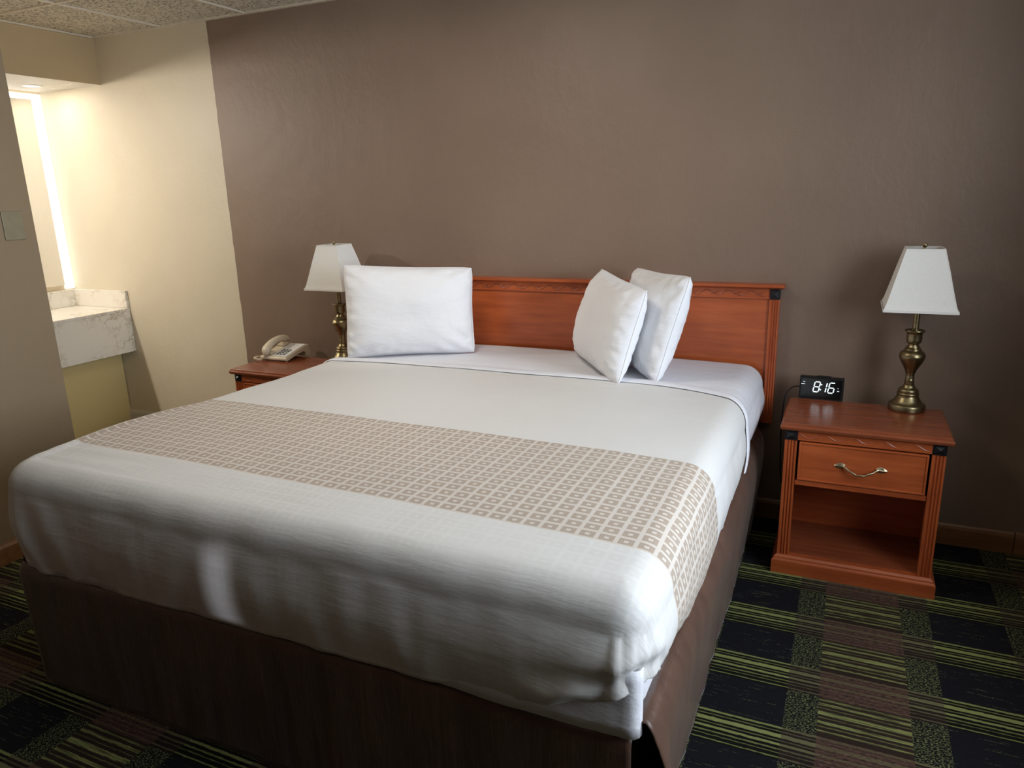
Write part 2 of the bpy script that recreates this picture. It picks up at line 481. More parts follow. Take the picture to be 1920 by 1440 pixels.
# window (right wall, out of frame) with drapes
wn = struct(MB().build('window_1', M_frame)) if False else None
b = MB()
for (y0, y1, z0, z1) in ((WIN_Y0, WIN_Y1, WIN_Z0, WIN_Z0+.05), (WIN_Y0, WIN_Y1, WIN_Z1-.05, WIN_Z1), (WIN_Y0, WIN_Y0+.05, WIN_Z0, WIN_Z1),
                         (WIN_Y1-.05, WIN_Y1, WIN_Z0, WIN_Z1), (-2.475, -2.425, WIN_Z0, WIN_Z1)):
    b.box(WX+.10, WX+.15, y0, y1, z0, z1)
win = struct(b.build('window_1', M_frame))
MB().box(WX+.12, WX+.126, WIN_Y0, -2.475, WIN_Z0, WIN_Z1).build('pane', M_glass, win)
MB().box(WX+.12, WX+.126, -2.425, WIN_Y1, WIN_Z0, WIN_Z1).build('pane', M_glass, win)
def drape(y0, y1, label):
    n = 60; V = []; F = []
    for k in range(n+1):
        yy = y0+(y1-y0)*k/n; xx = WX-.10+.05*math.sin(k*1.05)
        for z in (.03, 2.28): V.append((xx, yy, z))
    for k in range(n): F.append((2*k, 2*k+2, 2*k+3, 2*k+1))
    o = grid_mesh('drape', V, F, M_drape)
    md = o.modifiers.new('thick', 'SOLIDIFY'); md.thickness = .006
    tag(o, label, 'curtain', 'drapes at the window')
drape(WIN_Y1-.03, WIN_Y1+.40, 'brown floor-length drape gathered on the bed-head side of the right window')
drape(WIN_Y0-.44, WIN_Y0+.0, 'brown floor-length drape gathered on the far side of the right window')
tag(MB().tube([(WX-.10, -3.3, 2.30), (WX-.10, -.95, 2.30)], .012, 10).build('curtain_rod', M_frame), 'grey metal curtain rod above the right window', 'curtain rod')
def streak_drape(x0, x1, label):  # added drapes; the gap between them shapes the streak on the bed foot
    n = 60; V = []; F = []
    for k in range(n+1):
        xx = x0+(x1-x0)*k/n; yy = YF+.09+.035*math.sin(k*1.05)
        for z in (.03, 2.05): V.append((xx, yy, z))
    for k in range(n): F.append((2*k, 2*k+2, 2*k+3, 2*k+1))
    o = grid_mesh('drape', V, F, M_drape)
    md = o.modifiers.new('thick', 'SOLIDIFY'); md.thickness = .006
    tag(o, label, 'curtain', 'drapes at the window')
streak_drape(-1.30, -.605, 'brown drape added across the left half of an unseen front window to shape a light streak')
streak_drape(-.520, .30, 'brown drape added across the right half of an unseen front window to shape a light streak')
# unseen fitting added above the bed to carry the fill light
cl = thing('fill_light_fitting', 'round white unseen fitting added above the bed for the fill light', 'lamp', (-.35, -1.25, H))
MB().lathe([(0, -.004), (.31, -.004), (.31, -.03), (.30, -.03), (.30, -.01), (0, -.01)], 32).build('fill_ring', M_grid, cl, True)

# unseen chest of drawers added to keep the foot of the bed in shade
dsr = thing('shade_dresser', 'long low dark wooden chest of drawers, unseen, added to shade the foot of the bed', 'shade_dresser', (-.92, -3.18, 0))
M_dwood = wood('dark_cherry', 'x', rgb(84, 40, 22), rgb(112, 58, 34), .4)
MB().box(-.95, .95, -.20, .20, .06, .72, .002).build('carcass', M_dwood, dsr)
MB().box(-.97, .97, -.215, .215, .72, .75, .006).build('top', M_dwood, dsr)
MB().box(-.93, .93, -.18, .18, 0, .06).build('plinth', M_dwood, dsr)
for ix in range(3):
    for iz in range(2):
        d_ = MB().box(-.93+ix*.625, -.93+ix*.625+.61, .20, .215, .09+iz*.315, .09+iz*.315+.295, .004).build('drawer', M_dwood, dsr)
        MB().tube([(-.66+ix*.625, .216, .24+iz*.315), (-.66+ix*.625, .235, .24+iz*.315), (-.59+ix*.625, .235, .24+iz*.315), (-.59+ix*.625, .216, .24+iz*.315)], .004, 8).build('handle', M_pewter, d_)

# ================================================================== VANITY
van = thing('vanity_counter', 'cream marble vanity counter with deep apron in the left alcove', 'counter', (-3.4, -.8, .8))
def at_van(o): o.location = (3.4, .8, -.8); return o
at_van(MB().box(XM+.002, -3.148, -1.95, 0, .795, .815, .003).build('countertop', M_marble, van))
at_van(MB().box(XM+.002, XM+.02, -1.95, -.02, .815, .928, .003).build('backsplash', M_marble, van))
at_van(MB().box(XM+.002, -3.148, -.02, 0, .815, .928, .003).build('side_splash', M_marble, van))
at_van(MB().box(-3.172, -3.152, -1.95, -.001, .527, .795, .002).build('apron', M_marble, van))
sp_ = at_van(MB().box(-3.33, -3.302, -1.95, -.004, 0.0, .70, .001).build('support_panel', M_yellow, van)); sp_['label'] = 'pale yellow panel under the counter'
MB_s = MB().lathe([(.17, 0), (.165, -.004), (.14, -.05), (.08, -.085), (.02, -.09), (.0, -.09)], 32)
MB_s = None
mir = thing('backlit_mirror', 'tall mirror with a glowing white border above the vanity counter', 'mirror', (XM, -.8, 1.5))
def at_mir(o): o.location = (-XM, .8, -1.5); return o
at_mir(MB().box(XM+.001, XM+.014, -1.9, -.074, .96, 2.13).build('mirror_glass', M_mirror, mir))
at_mir(MB().box(XM+.001, XM+.012, -.072, -.006, .935, 2.165, .002).build('light_border', M_led, mir))
at_mir(MB().box(XM+.001, XM+.012, -1.9, -.074, 2.132, 2.165, .002).build('light_border', M_led, mir))
dl = thing('recessed_downlight', 'small round recessed downlight in the white soffit over the vanity', 'light', (-3.42, -.21, 2.18))
MB().lathe([(.046, 0), (.060, 0), (.060, -.004), (.054, -.006), (.046, -.003), (.046, 0)], 32).build('trim_ring', M_trimring, dl, True)
MB().lathe([(0, -.001), (.046, -.001), (.046, -.0025), (0, -.0025)], 32).build('lens', M_lens, dl)
# blank wall plate on the left partition
wp = thing('wall_plate', 'ivory blank wall plate on the grey-brown partition wall', 'wall plate', (XW, -1.32, 1.41))
MB().box(0, .006, -.043, .043, -.0585, .0585, .0025).build('plate', M_plate, wp)
for z in (-.030, .030):
    MB().lathe([(0, 0), (.0035, 0), (.003, .001), (0, .0014)], 10).build('screw', M_screw, wp).matrix_local = Matrix.Translation((.006, 0, z)) @ Matrix.Rotation(math.pi/2, 4, 'Y')
nl = tag(MB().lathe([(0, 0), (.003, 0), (.003, .003), (0, .004)], 8).build('wall_nail', M_screw), 'tiny white nail head on the brown wall above the headboard', 'nail')
nl.matrix_world = Matrix.Translation((-.146, 0, 1.163)) @ Matrix.Rotation(math.pi/2, 4, 'X')

# ================================================================== HEADBOARD
HX0, HX1 = -1.165, .884
hb = thing('headboard', 'wide cherry-wood headboard fixed to the brown wall behind the bed', 'headboard', (0, 0, 0))
MB().box(HX0+.04, HX1-.04, -.040, 0, .47, 1.02, .001).build('panel', M_woodx, hb)
MB().box(HX0+.04, HX1-.04, -.046, 0, 1.0205, 1.062, .0015).build('frieze', M_woodx, hb)
fr_h = [c for c in hb.children if c.name.startswith('frieze')][0]
mb = MB()
pts = [(HX0+.05+k*.006, -.0465, 1.041+.0105*math.sin(k*.006*2*math.pi/.093)) for k in range(int((HX1-HX0-.10)/.006))]
mb.tube(pts, .0019, 6)
for k in range(21):
    xx = HX0+.09+k*.093
    for q in range(3): mb.tube([(xx+q*.011, -.0465, 1.032+q*.002), (xx+.008+q*.011, -.047, 1.040+q*.003), (xx+.017+q*.011, -.0465, 1.043+q*.002)], .0011, 5)
cv = mb.build('carving', wood('carved_wood', 'x', rgb(116, 54, 30), rgb(150, 76, 44), .4), fr_h, True); cv['label'] = 'carved wavy vine'
MB().tube([(HX0+.04, -.047, 1.0215), (HX1-.04, -.047, 1.0215)], .0035, 8).build('bead', M_woodx, hb, True)
cap = [(0, 1.0625), (-.052, 1.0625), (-.058, 1.066), (-.068, 1.068), (-.072, 1.071), (-.072, 1.080), (-.069, 1.082), (0, 1.082)]
MB().prism(cap, 'x', HX0-.017, HX1+.017).build('cap_rail', M_woodx, hb)
def pilaster_mb(x0, x1, yf, z0, z1, yb, nfl=3):
    """fluted strip: outline in plan with rounded reeds"""
    poly = [(x1, yb), (x0, yb), (x0, yf)]
    wd = (x1-x0)
    m = wd*.13
    fl = (wd-2*m)/nfl
    for k in range(nfl):
        a = x0+m+k*fl
        for q in range(6):
            th = math.pi*q/5
            poly.append((a+fl*.08+fl*.84*(1-math.cos(th))/2, yf+.0048*math.sin(th)))
    poly.append((x1, yf))
    return MB().prism(poly[::-1], 'z', z0, z1)
def block_mb(x0, x1, yf, z0, z1, yb):
    b = bmesh.new()
    m = MB(); m.box(x0, x1, yf, yb, z0, z1, .001)
    cx, cz = (x0+x1)/2, (z0+z1)/2
    i = .006
    q = [m.bm.verts.new(p) for p in ((x0+i, yf-.0005, z0+i), (x1-i, yf-.0005, z0+i), (x1-i, yf-.0005, z1-i), (x0+i, yf-.0005, z1-i), (cx, yf-.010, cz))]
    for a, c in ((0, 1), (1, 2), (2, 3), (3, 0)): m.bm.faces.new((q[a], q[c], q[4]))
    b.free()
    return m
for (x0, x1) in ((HX0, HX0+.040), (HX1-.040, HX1)):
    pilaster_mb(x0, x1, -.052, .469, 1.0175, 0).build('pilaster', M_woodz, hb)
    block_mb(x0, x1, -.052, 1.018, 1.062, 0).build('corner_block', M_black, hb)['label'] = 'black pyramid-faced corner block'

# ================================================================== NIGHTSTANDS
def make_nightstand():
    # local: origin floor centre-front of body; x centre 0, y front = 0 (faces -y)
    t = thing('nightstand', 'cherry-wood nightstand to the right of the bed under the clock', 'nightstand', (1.2375, -.495, 0), 'pair of nightstands beside the bed')
    W = .2675; D = .345
    top = [(-.022, .598), (-.022, .606), (-.019, .609), (-.016, .610), (-.014, .620), (-.010, .622), (D+.01, .622), (D+.01, .598)]
    m = MB()
    zs = [.5925, .5925+.004, .606, .611, .613, .620, .622]
    off = [.010, .016, .019, .017, .013, .012, .009]
    rings = []
    for z, o_ in zip(zs, off):
        rings.append([m.bm.verts.new(p) for p in ((-W-o_, -o_, z), (W+o_, -o_, z), (W+o_, D+.004, z), (-W-o_, D+.004, z))])
    for a, b in zip(rings[:-1], rings[1:]):
        for k in range(4): m.bm.faces.new((a[k], a[(k+1) % 4], b[(k+1) % 4], b[k]))
    m.bm.faces.new(rings[0][::-1]); m.bm.faces.new(rings[-1])
    m.build('top', M_woodtop, t)
    for s in (-1, 1):
        x0, x1 = sorted((s*W, s*(W-.044)))
        pilaster_mb(x0, x1, 0, .075, .5515, .03).build('pilaster', M_woodz, t)
        block_mb(x0, x1, 0, .552, .592, .03).build('corner_block', M_black, t)['label'] = 'black pyramid-faced corner block'
        x0, x1 = sorted((s*W*.998, s*(W-.018)))
        MB().box(x0, x1, .0305, D, .062, .592, .001).build('side_panel', M_woodz, t)
    fz = MB().box(-W+.0445, W-.0445, .002, .02, .5535, .592, .001).build('frieze', M_woodx, t)
    m = MB()
    pts = [(-W+.05+k*.005, .0018, .572+.010*math.sin(k*.005*2*math.pi/.098+2.2)) for k in range(int((2*W-.10)/.005)+1)]
    m.tube(pts, .0017, 6)
    for k in range(5):
        xx = -.185+k*.085
        for q in range(4): m.tube([(xx+q*.010, .0018, .563+q*.002), (xx+.007+q*.010, .0013, .570+q*.002), (xx+.013+q*.010, .0018, .565+q*.002)], .001, 5)
    m.build('carving', M_woodx, fz, True)['label'] = 'carved trailing vine'
    dx0, dx1 = -W+.052, W-.052
    dr = MB().box(dx0, dx1, .003, .02, .395, .5475, .002).build('drawer', M_woodx, t)
    m = MB()
    for (a, b, c, d) in ((dx0, dx1, .395, .402), (dx0, dx1, .5405, .5475), (dx0, dx0+.007, .402, .5405), (dx1-.007, dx1, .402, .5405)):
        m.box(a, b, -.001, .0045, c, d, .0018)
    m.build('drawer_moulding', M_woodx, dr)
    MB().box(dx0+.006, dx1-.006, .0205, D-.03, .40, .54).build('drawer_box', M_woodx, dr)
    # leaf handle
    m = MB()
    P = []; Rr = []
    for k in range(25):
        s = k/24
        xx = -.062+.124*s
        zz = .4715 - .024*math.sin(math.pi*s)**1.3
        yy = .002 - .020*math.sin(math.pi*s)**.8
        tw = .0012*math.sin(s*math.pi*9)
        P.append((xx, yy-.002, zz+tw)); Rr.append(.0030+.0012*abs(math.sin(s*math.pi*4.5)))
    m.tube(P, Rr, 10)
    for s in (-1, 1):
        n = 9; up_, lo, mid = [], [], []
        for k in range(n):
            q = k/(n-1); xx = s*(.052+.038*q); h = .0135*math.sin(math.pi*min(1, q*.92+.08))**.8*(1-q*.35)
            zc = .4722-.002*q
            up_.append(m.bm.verts.new((xx, .001, zc+h))); lo.append(m.bm.verts.new((xx, .001, zc-h)))
            mid.append(m.bm.verts.new((xx, -.005+.004*q, zc)))
        for k in range(n-1):
            m.bm.faces.new((up_[k], up_[k+1], mid[k+1], mid[k])); m.bm.faces.new((mid[k], mid[k+1], lo[k+1], lo[k]))
        m.tube([(s*.052, -.004, .4722), (s*.07, -.0045, .4715), (s*.088, -.001, .4702)], [.0022, .0016, .0007], 6)
    m.build('handle', M_pewter, dr, True)['label'] = 'twisted pewter pull ending in two leaves'
    MB().box(-W+.0445, W-.0445, .004, .022, .372, .392, .002).build('rail', M_woodx, t)
    MB().box(-W+.018, W-.018, .03, D-.012, .378, .390).build('drawer_shelf', M_woodx, t)
    MB().box(-W+.018, W-.018, .022, D-.012, .062, .078, .001).build('shelf', M_woodtop, t)
    MB().box(-W+.018, W-.018, D-.0118, D-.004, .062, .592).build('back_panel', M_woodx, t)
    # plinth
    m = MB()
    zs = [0, .052, .056, .060, .066, .072, .0745]
    off = [.018, .018, .016, .011, .010, .004, .002]
    rings = [[m.bm.verts.new(p) for p in ((-W-o_, -o_, z), (W+o_, -o_, z), (W+o_, D, z), (-W-o_, D, z))] for z, o_ in zip(zs, off)]
    for a, b in zip(rings[:-1], rings[1:]):
        for k in range(4): m.bm.faces.new((a[k], a[(k+1) % 4], b[(k+1) % 4], b[k]))
    m.bm.faces.new(rings[0][::-1]); m.bm.faces.new(rings[-1])
    m.build('plinth', M_woodx, t)
    return t
ns = make_nightstand()
ns2 = copy_tree(ns); ns2.location = (-1.5235, -.495, 0)
ns2['label'] = 'cherry-wood nightstand to the left of the bed under the telephone'
NZ = .622

# ================================================================== LAMPS
def make_lamp():
    t = thing('table_lamp', 'brass table lamp with white square shade on the right nightstand', 'lamp', (1.389, -.178, NZ), 'pair of brass table lamps')
    prof = [(0, 0), (.063, 0), (.0655, .003), (.066, .006), (.066, .022), (.064, .026), (.058, .0285), (.053, .032), (.046, .042), (.041, .052), (.0375, .058), (.0375, .060),
            (.039, .063), (.0395, .068), (.037, .071), (.035, .072), (.0365, .076), (.036, .081), (.032, .086), (.026, .089), (.023, .092), (.0215, .097), (.019, .101),
            (.0165, .103), (.018, .107), (.018, .111), (.0155, .113), (.0170, .118), (.0170, .122), (.0148, .125), (.0160, .130), (.0148, .135), (.0155, .143), (.0185, .153),
            (.0250, .168), (.0340, .184), (.0410, .198), (.0455, .211), (.0460, .218), (.0430, .227), (.0370, .234), (.0295, .2385), (.0290, .242), (.0285, .246), (.0230, .249),
            (.0220, .254), (.0180, .258), (.0180, .262), (.0190, .265), (.0245, .268), (.0265, .273), (.0270, .280), (.0270, .300), (.0285, .307), (.0340, .311), (.0350, .314), (.0340, .317),
            (.0290, .318), (.0120, .316), (0, .316)]
    MB().lathe(prof, 48).build('lamp_base', M_brass, t, True, 50)
    MB().lathe([(0, .316), (.0135, .316), (.0135, .322), (.0112, .324), (.0112, .425), (.017, .428), (.017, .47), (.006, .475), (0, .475)], 24).build('neck', M_brass, t, True, 40)
    # shade: four panels, slightly flared at the bottom
    m = MB(); zb, zt = .400, .627
    levels = [(0, .121), (.03, .1195), (.12, .112), (.35, .0985), (.65, .082), (1.0, .0615)]
    out = []; inn = []
    for q, hw in levels:
        z = zb+(zt-zb)*q
        out.append([m.bm.verts.new((sx*hw, sy*hw, z)) for sx, sy in ((-1, -1), (1, -1), (1, 1), (-1, 1))])
        h2 = hw-.002
        inn.append([m.bm.verts.new((sx*h2, sy*h2, z)) for sx, sy in ((-1, -1), (1, -1), (1, 1), (-1, 1))])
    for a, b in zip(out[:-1], out[1:]):
        for k in range(4): m.bm.faces.new((a[k], a[(k+1) % 4], b[(k+1) % 4], b[k]))
    for a, b in zip(inn[:-1], inn[1:]):
        for k in range(4): m.bm.faces.new((a[(k+1) % 4], a[k], b[k], b[(k+1) % 4]))
    for o_, i_ in ((out[0], inn[0]), (out[-1], inn[-1])):
        for k in range(4): m.bm.faces.new((o_[k], o_[(k+1) % 4], i_[(k+1) % 4], i_[k]))
    sh = m.build('lamp_shade', M_shade, t)
    m = MB()
    for z, hw, hh in ((zb+.004, .1225, .005), (zt-.0045, .0630, .0045)):
        for k in range(4):
            a = [(-1, -1), (1, -1), (1, 1), (-1, 1)][k]; b = [(1, -1), (1, 1), (-1, 1), (-1, -1)][k]
            x0, x1 = sorted((a[0]*hw, b[0]*hw)); y0, y1 = sorted((a[1]*hw, b[1]*hw))
            m.box(x0-.0008, x1+.0008, y0-.0008, y1+.0008, z-hh, z+hh, .0006)
    for sx, sy in ((-1, -1), (1, -1), (1, 1), (-1, 1)):
        m.tube([(sx*hw, sy*hw, zb+(zt-zb)*q) for q, hw in levels], .0016, 6)
    m.build('shade_trim', M_shade, sh)
    m = MB()
    m.tube([(-.060, 0, zt-.006), (.060, 0, zt-.006)], .0015, 6); m.tube([(0, -.060, zt-.006), (0, .060, zt-.006)], .0015, 6)
    m.tube([(0, 0, .47), (.035, 0, .50), (.038, 0, .55), (.02, 0, .60), (0, 0, zt-.006)], .0015, 6)
    m.tube([(0, 0, .47), (-.035, 0, .50), (-.038, 0, .55), (-.02, 0, .60), (0, 0, zt-.006)], .0015, 6)
    m.build('harp', M_brass, t)
    MB().lathe([(0, zt-.008), (.006, zt-.008), (.004, zt), (.0075, zt+.004), (.0085, zt+.009), (.006, zt+.015), (0, zt+.018)], 16).build('finial', M_brass, t, True)
    m = MB(); m.lathe([(0, .475), (.012, .475), (.014, .49), (.026, .52), (.028, .54), (.02, .56), (0, .568)], 16)
    m.build('bulb', M_face, t, True)
    return t
lamp = make_lamp()
lamp2 = copy_tree(lamp); lamp2.location = (-1.308, -.18, NZ)
lamp2['label'] = 'brass table lamp with white square shade on the left nightstand behind the pillow'

# ================================================================== ALARM CLOCK
ck = thing('alarm_clock', 'black digital alarm clock showing 8:16 on the right nightstand', 'clock', (1.0745, -.143, NZ))
ck.rotation_euler = (0, 0, math.radians(-3.5))
# wedge body: front face leans back
CW, CH = .168, .092
m = MB().prism([(0, 0), (.050, 0), (.044, .075), (.034, CH), (.014, CH), (.010, CH-.002)], 'x', -CW/2, CW/2)
body = m.build('clock_body', M_clock, ck)
tilt = math.atan2(.010, CH-.002)
FM = Matrix.Translation((0, -.0008, 0)) @ Matrix.Rotation(-tilt, 4, 'X')
scr = MB().box(-CW/2+.006, CW/2-.006, -.0012, .001, .006, CH-.006, .0005).build('display', M_screen, ck); scr.matrix_local = FM
def seg_digit(cx, cz, segs, hgt=.042, wid=.021, th=.0037, slant=.16, name='digit'):
    m = MB()
    hw, hh = wid/2, hgt/2
    S = {'a': ((-hw, hh), (hw, hh)), 'g': ((-hw, 0), (hw, 0)), 'd': ((-hw, -hh), (hw, -hh)), 'f': ((-hw, 0), (-hw, hh)), 'b': ((hw, 0), (hw, hh)),
         'e': ((-hw, -hh), (-hw, 0)), 'c': ((hw, -hh), (hw, 0))}
    for s in segs:
        (xa, za), (xb, zb) = S[s]
        d = Vector((xb-xa, 0, zb-za)); L = d.length; d.normalize(); nrm = Vector((-d.z, 0, d.x))
        e = .0016; h = th/2
        q = [(e, 0), (e+h*.8, h), (L-e-h*.8, h), (L-e, 0), (L-e-h*.8, -h), (e+h*.8, -h)]
        pl = []
        for (a, b) in q:
            p = Vector((xa, 0, za))+d*a+nrm*b
            pl.append((p.x+slant*p.z+cx, p.z+cz))
        m.prism(pl, 'y', -.0022, -.0012)
    o = m.build(name, M_digit, scr)
    return o
dz = CH*.575; XL = -CW/2
seg_digit(XL+.067, dz, 'abcdefg')
seg_digit(XL+.093, dz, 'bc', wid=.021)
seg_digit(XL+.1235, dz, 'acdefg')
m = MB()
for zz in (.0105, -.0105):
    m.box(XL+.0835+.16*zz-.0022, XL+.0835+.16*zz+.0022, -.0022, -.0012, dz+zz-.002, dz+zz+.002)
m.build('colon', M_digit, scr)
for (a, b, c, d) in ((.0130, .0215, .0175, .0190), (.0065, .0205, .0072, .0090), (.147, .1497, -.0015, .0012), (.1455, .1535, -.0125, -.0105)):
    MB().box(XL+a, XL+b, -.0022, -.0012, dz+c, dz+d).build('indicator_mark', M_mark, scr)
m = MB(); m.box(-.02, .035, .016, .032, CH-.001, CH+.004, .0015); m.build('snooze_bar', M_clock, ck)
cord = [(-CW/2+.02, .048, .030), (-CW/2-.010, .050, .036), (-CW/2-.035, .045, .028), (-CW/2-.055, .035, .0), (-CW/2-.062, .030, -.06), (-CW/2-.064, .04, -.2), (-CW/2-.060, .08, -.38), (-CW/2-.05, .115, -.45)]
def smooth_path(P, n=8):
    P = [Vector(p) for p in P]; out = []
    for i in range(len(P)-1):
        p0, p1, p2, p3 = P[max(i-1, 0)], P[i], P[i+1], P[min(i+2, len(P)-1)]
        for k in range(n):
            t = k/n
            out.append(.5*((2*p1)+(-p0+p2)*t+(2*p0-5*p1+4*p2-p3)*t*t+(-p0+3*p1-3*p2+p3)*t**3))
    out.append(P[-1]); return out
MB().tube(smooth_path(cord), .0026, 8).build('power_cord', M_cord, ck, True)

# ================================================================== TELEPHONE
ph = thing('telephone', 'beige push-button desk telephone on the left nightstand', 'telephone', (-1.695, -.20, NZ))
PW = .18
prof = [(-.10, .010), (-.10, .022), (-.094, .028), (.075, .066), (.088, .067), (.098, .058), (.104, .030), (.104, .0), (.070, .0), (.066, .020), (.050, .032), (.0, .024), (-.085, .006)]
MB().prism(prof, 'x', -PW/2, PW/2).build('phone_base', M_phone, ph)
pb = ph.children[0]
md = pb.modifiers.new('bev', 'BEVEL'); md.width = .004; md.segments = 2; md.limit_method = 'ANGLE'
slope = math.atan2(.038, .169)
PM = Matrix.Translation((0, -.094, .0285)) @ Matrix.Rotation(slope, 4, 'X')   # local: x across, y up the slope, z out of face
fp = MB().box(-.018, .082, .006, .172, 0, .0025, .001).build('faceplate', M_face, ph); fp.matrix_local = PM
key0 = None
for r in range(4):
    for c in range(3):
        if key0 is None:
            key0 = MB().box(-.0065, .0065, -.0048, .0048, 0, .004, .0012).build('key', M_key, fp); k_ = key0
        else:
            k_ = key0.copy(); COL.objects.link(k_)
        k_.location = (.010+c*.022, .024+r*.019, .0025)
m = MB(); m.box(.0, .07, .112, .113, .0025, .0028); m.box(.012, .036, .146, .1475, .0025, .0028); m.box(.014, .030, .151, .1525, .0025, .0028); m.box(.045, .060, .144, .1455, .0025, .0028)
m.build('printed_label', M_ink, fp)
for (a, b) in ((-.07, -.075), (.07, -.075)):
    MB().lathe([(0, 0), (.008, 0), (.008, .010), (0, .010)], 12).build('foot', M_phone, ph).location = (a, b, 0)
# cradle and handset
for (a, b) in ((.012, .05), (.125, .165)):
    MB().box(-.078, -.026, a, b, 0, .012, .004).build('cradle', M_phone, ph).matrix_local = PM
m = MB(); N = 26; secs = []
for k in range(N+1):
    s = k/N; yy = -.012+.205*s
    arch = .016+.028*math.sin(math.pi*s)**.8
    hw = .0225+.003*abs(2*s-1)**3; th = .014+.009*abs(2*s-1)**2.2
    if k in (0, N): hw *= .45; th *= .5
    elif k in (1, N-1): hw *= .85; th *= .85
    ring = []
    for q in range(16):
        a = 2*math.pi*q/16; ca, sa = math.cos(a), math.sin(a)
        ring.append(m.bm.verts.new((-.052+hw*math.copysign(abs(ca)**.7, ca), yy, arch+th*math.copysign(abs(sa)**.8, sa)-(.010*abs(2*s-1)**4))))
    secs.append(ring)
for a, b in zip(secs[:-1], secs[1:]):
    for q in range(16): m.bm.faces.new((a[q], a[(q+1) % 16], b[(q+1) % 16], b[q]))
m.bm.faces.new(secs[0][::-1]); m.bm.faces.new(secs[-1])
hs = m.build('handset', M_phone, ph, True, 60); hs.matrix_local = Matrix.Translation((0, 0, .008)) @ PM
# coiled cord
path = smooth_path([(-.055, -.100, .030), (-.062, -.118, .016), (-.085, -.122, .010), (-.115, -.112, .010), (-.135, -.095, .010), (-.14, -.070, .010), (-.12, -.055, .010), (-.09, -.06, .010)], 22)
coil = []
for i, p in enumerate(path):
    a = i*1.15
    d = (path[min(i+1, len(path)-1)]-path[max(i-1, 0)]).normalized(); s = d.cross(Vector((0, 0, 1))).normalized(); u_ = s.cross(d)
    coil.append(p+(s*math.cos(a)+u_*math.sin(a))*.0055)
MB().tube(smooth_path(coil, 3), .0021, 6).build('coiled_cord', M_phone, ph, True)

# ================================================================== BED
BX0, BX1, BYF, BYH = -1.115, .835, -2.085, -.072
BC = (BX0+BX1)/2
bed = thing('bed', 'king bed with white mattress and brown bed skirt', 'bed', (BC, -1.08, 0))
def at_bed(o): o.location = (-BC, 1.08, 0); return o
at_bed(MB().box(BX0+.03, BX1-.03, BYF+.03, BYH-.01, .16, .40, .03).build('box_spring', M_dark, bed))
at_bed(MB().box(BX0+.015, BX1-.015, BYF+.012, BYH, .402, .722, .07, 5).build('mattress', M_sheet, bed, True))
for sx in (BX0+.15, BX1-.15):
    for sy in (BYF+.2, BYH-.2): at_bed(MB().box(sx-.03, sx+.03, sy-.03, sy+.03, 0, .16).build('leg', M_black, bed))
def nz(x, y, z=0): return noise.noise(Vector((x, y, z)))
# skirt panels
def skirt_side(sgn):
    xe = BX1 if sgn > 0 else BX0
    V = []; F = []; ny, nzz = 150, 34
    prof = [(-.02, .452), (.003, .460), (.018, .438), (.027, .405), (.030, .360), (.026, .30), (.018, .2), (.008, .1), (-.002, .004)]
    L = [0]
    for a, b in zip(prof[:-1], prof[1:]): L.append(L[-1]+math.hypot(b[0]-a[0], b[1]-a[1]))
    for j in range(nzz+1):
        l = L[-1]*j/nzz
        k = max(i for i in range(len(L)-1) if L[i] <= l+1e-9); f = (l-L[k])/(L[k+1]-L[k])
        ox = prof[k][0]+(prof[k+1][0]-prof[k][0])*f; z = prof[k][1]+(prof[k+1][1]-prof[k][1])*f
        for i in range(ny+1):
            s = i/ny
            y0 = BYF+.002+.11*max(0, (.40-z)/.40)**1.3 if sgn > 0 else BYF+.01
            y = y0+(BYH+.03-y0)*s
            w_ = max(0, min(1, (.42-z)/.25))
            fold = .007*w_*(nz(y*7, z*1.2, 3*sgn)+.6*nz(y*17, z*1.5, 9))+.004*nz(y*3.2, z*5, 5)
            flare = .05*w_*math.exp(-((y-y0)/.09)**2) if sgn > 0 else 0
            head = -.03*math.exp(-((BYH+.03-y)/.05)**2)
            V.append((xe+sgn*(ox+fold+flare+head), y, z+.006*nz(y*5, 1, 2)*(1-w_)*(1 if j else 0)))
    for j in range(nzz):
        for i in range(ny):
            a = j*(ny+1)+i; F.append((a, a+1, a+ny+2, a+ny+1))
    o = at_bed(grid_mesh('skirt_panel', V, F, M_skirt, bed))
    md = o.modifiers.new('thick', 'SOLIDIFY'); md.thickness = .003; md.offset = -1
    return o
skirt_side(1); skirt_side(-1)
def skirt_foot():
    V = []; F = []; nx, nzz = 160, 26
    for j in range(nzz+1):
        q = j/nzz; z = .424-(.420)*q
        for i in range(nx+1):
            s = i/nx; x = BX0-.012+(BX1-.022-BX0+.012)*s
            fold = .006*q*(nz(x*4, z*.8, 7)+.5*nz(x*11, z*1.1, 4))
            top = .02*math.exp(-(q/.03)**2)
            V.append((x, BYF-.012+top+fold+.010*q, z))
    for j in range(nzz):
        for i in range(nx):
            a = j*(nx+1)+i; F.append((a, a+1, a+nx+2, a+nx+1))
    o = at_bed(grid_mesh('skirt_panel', V, F, M_skirt, bed))
    md = o.modifiers.new('thick', 'SOLIDIFY'); md.thickness = .003
skirt_foot()

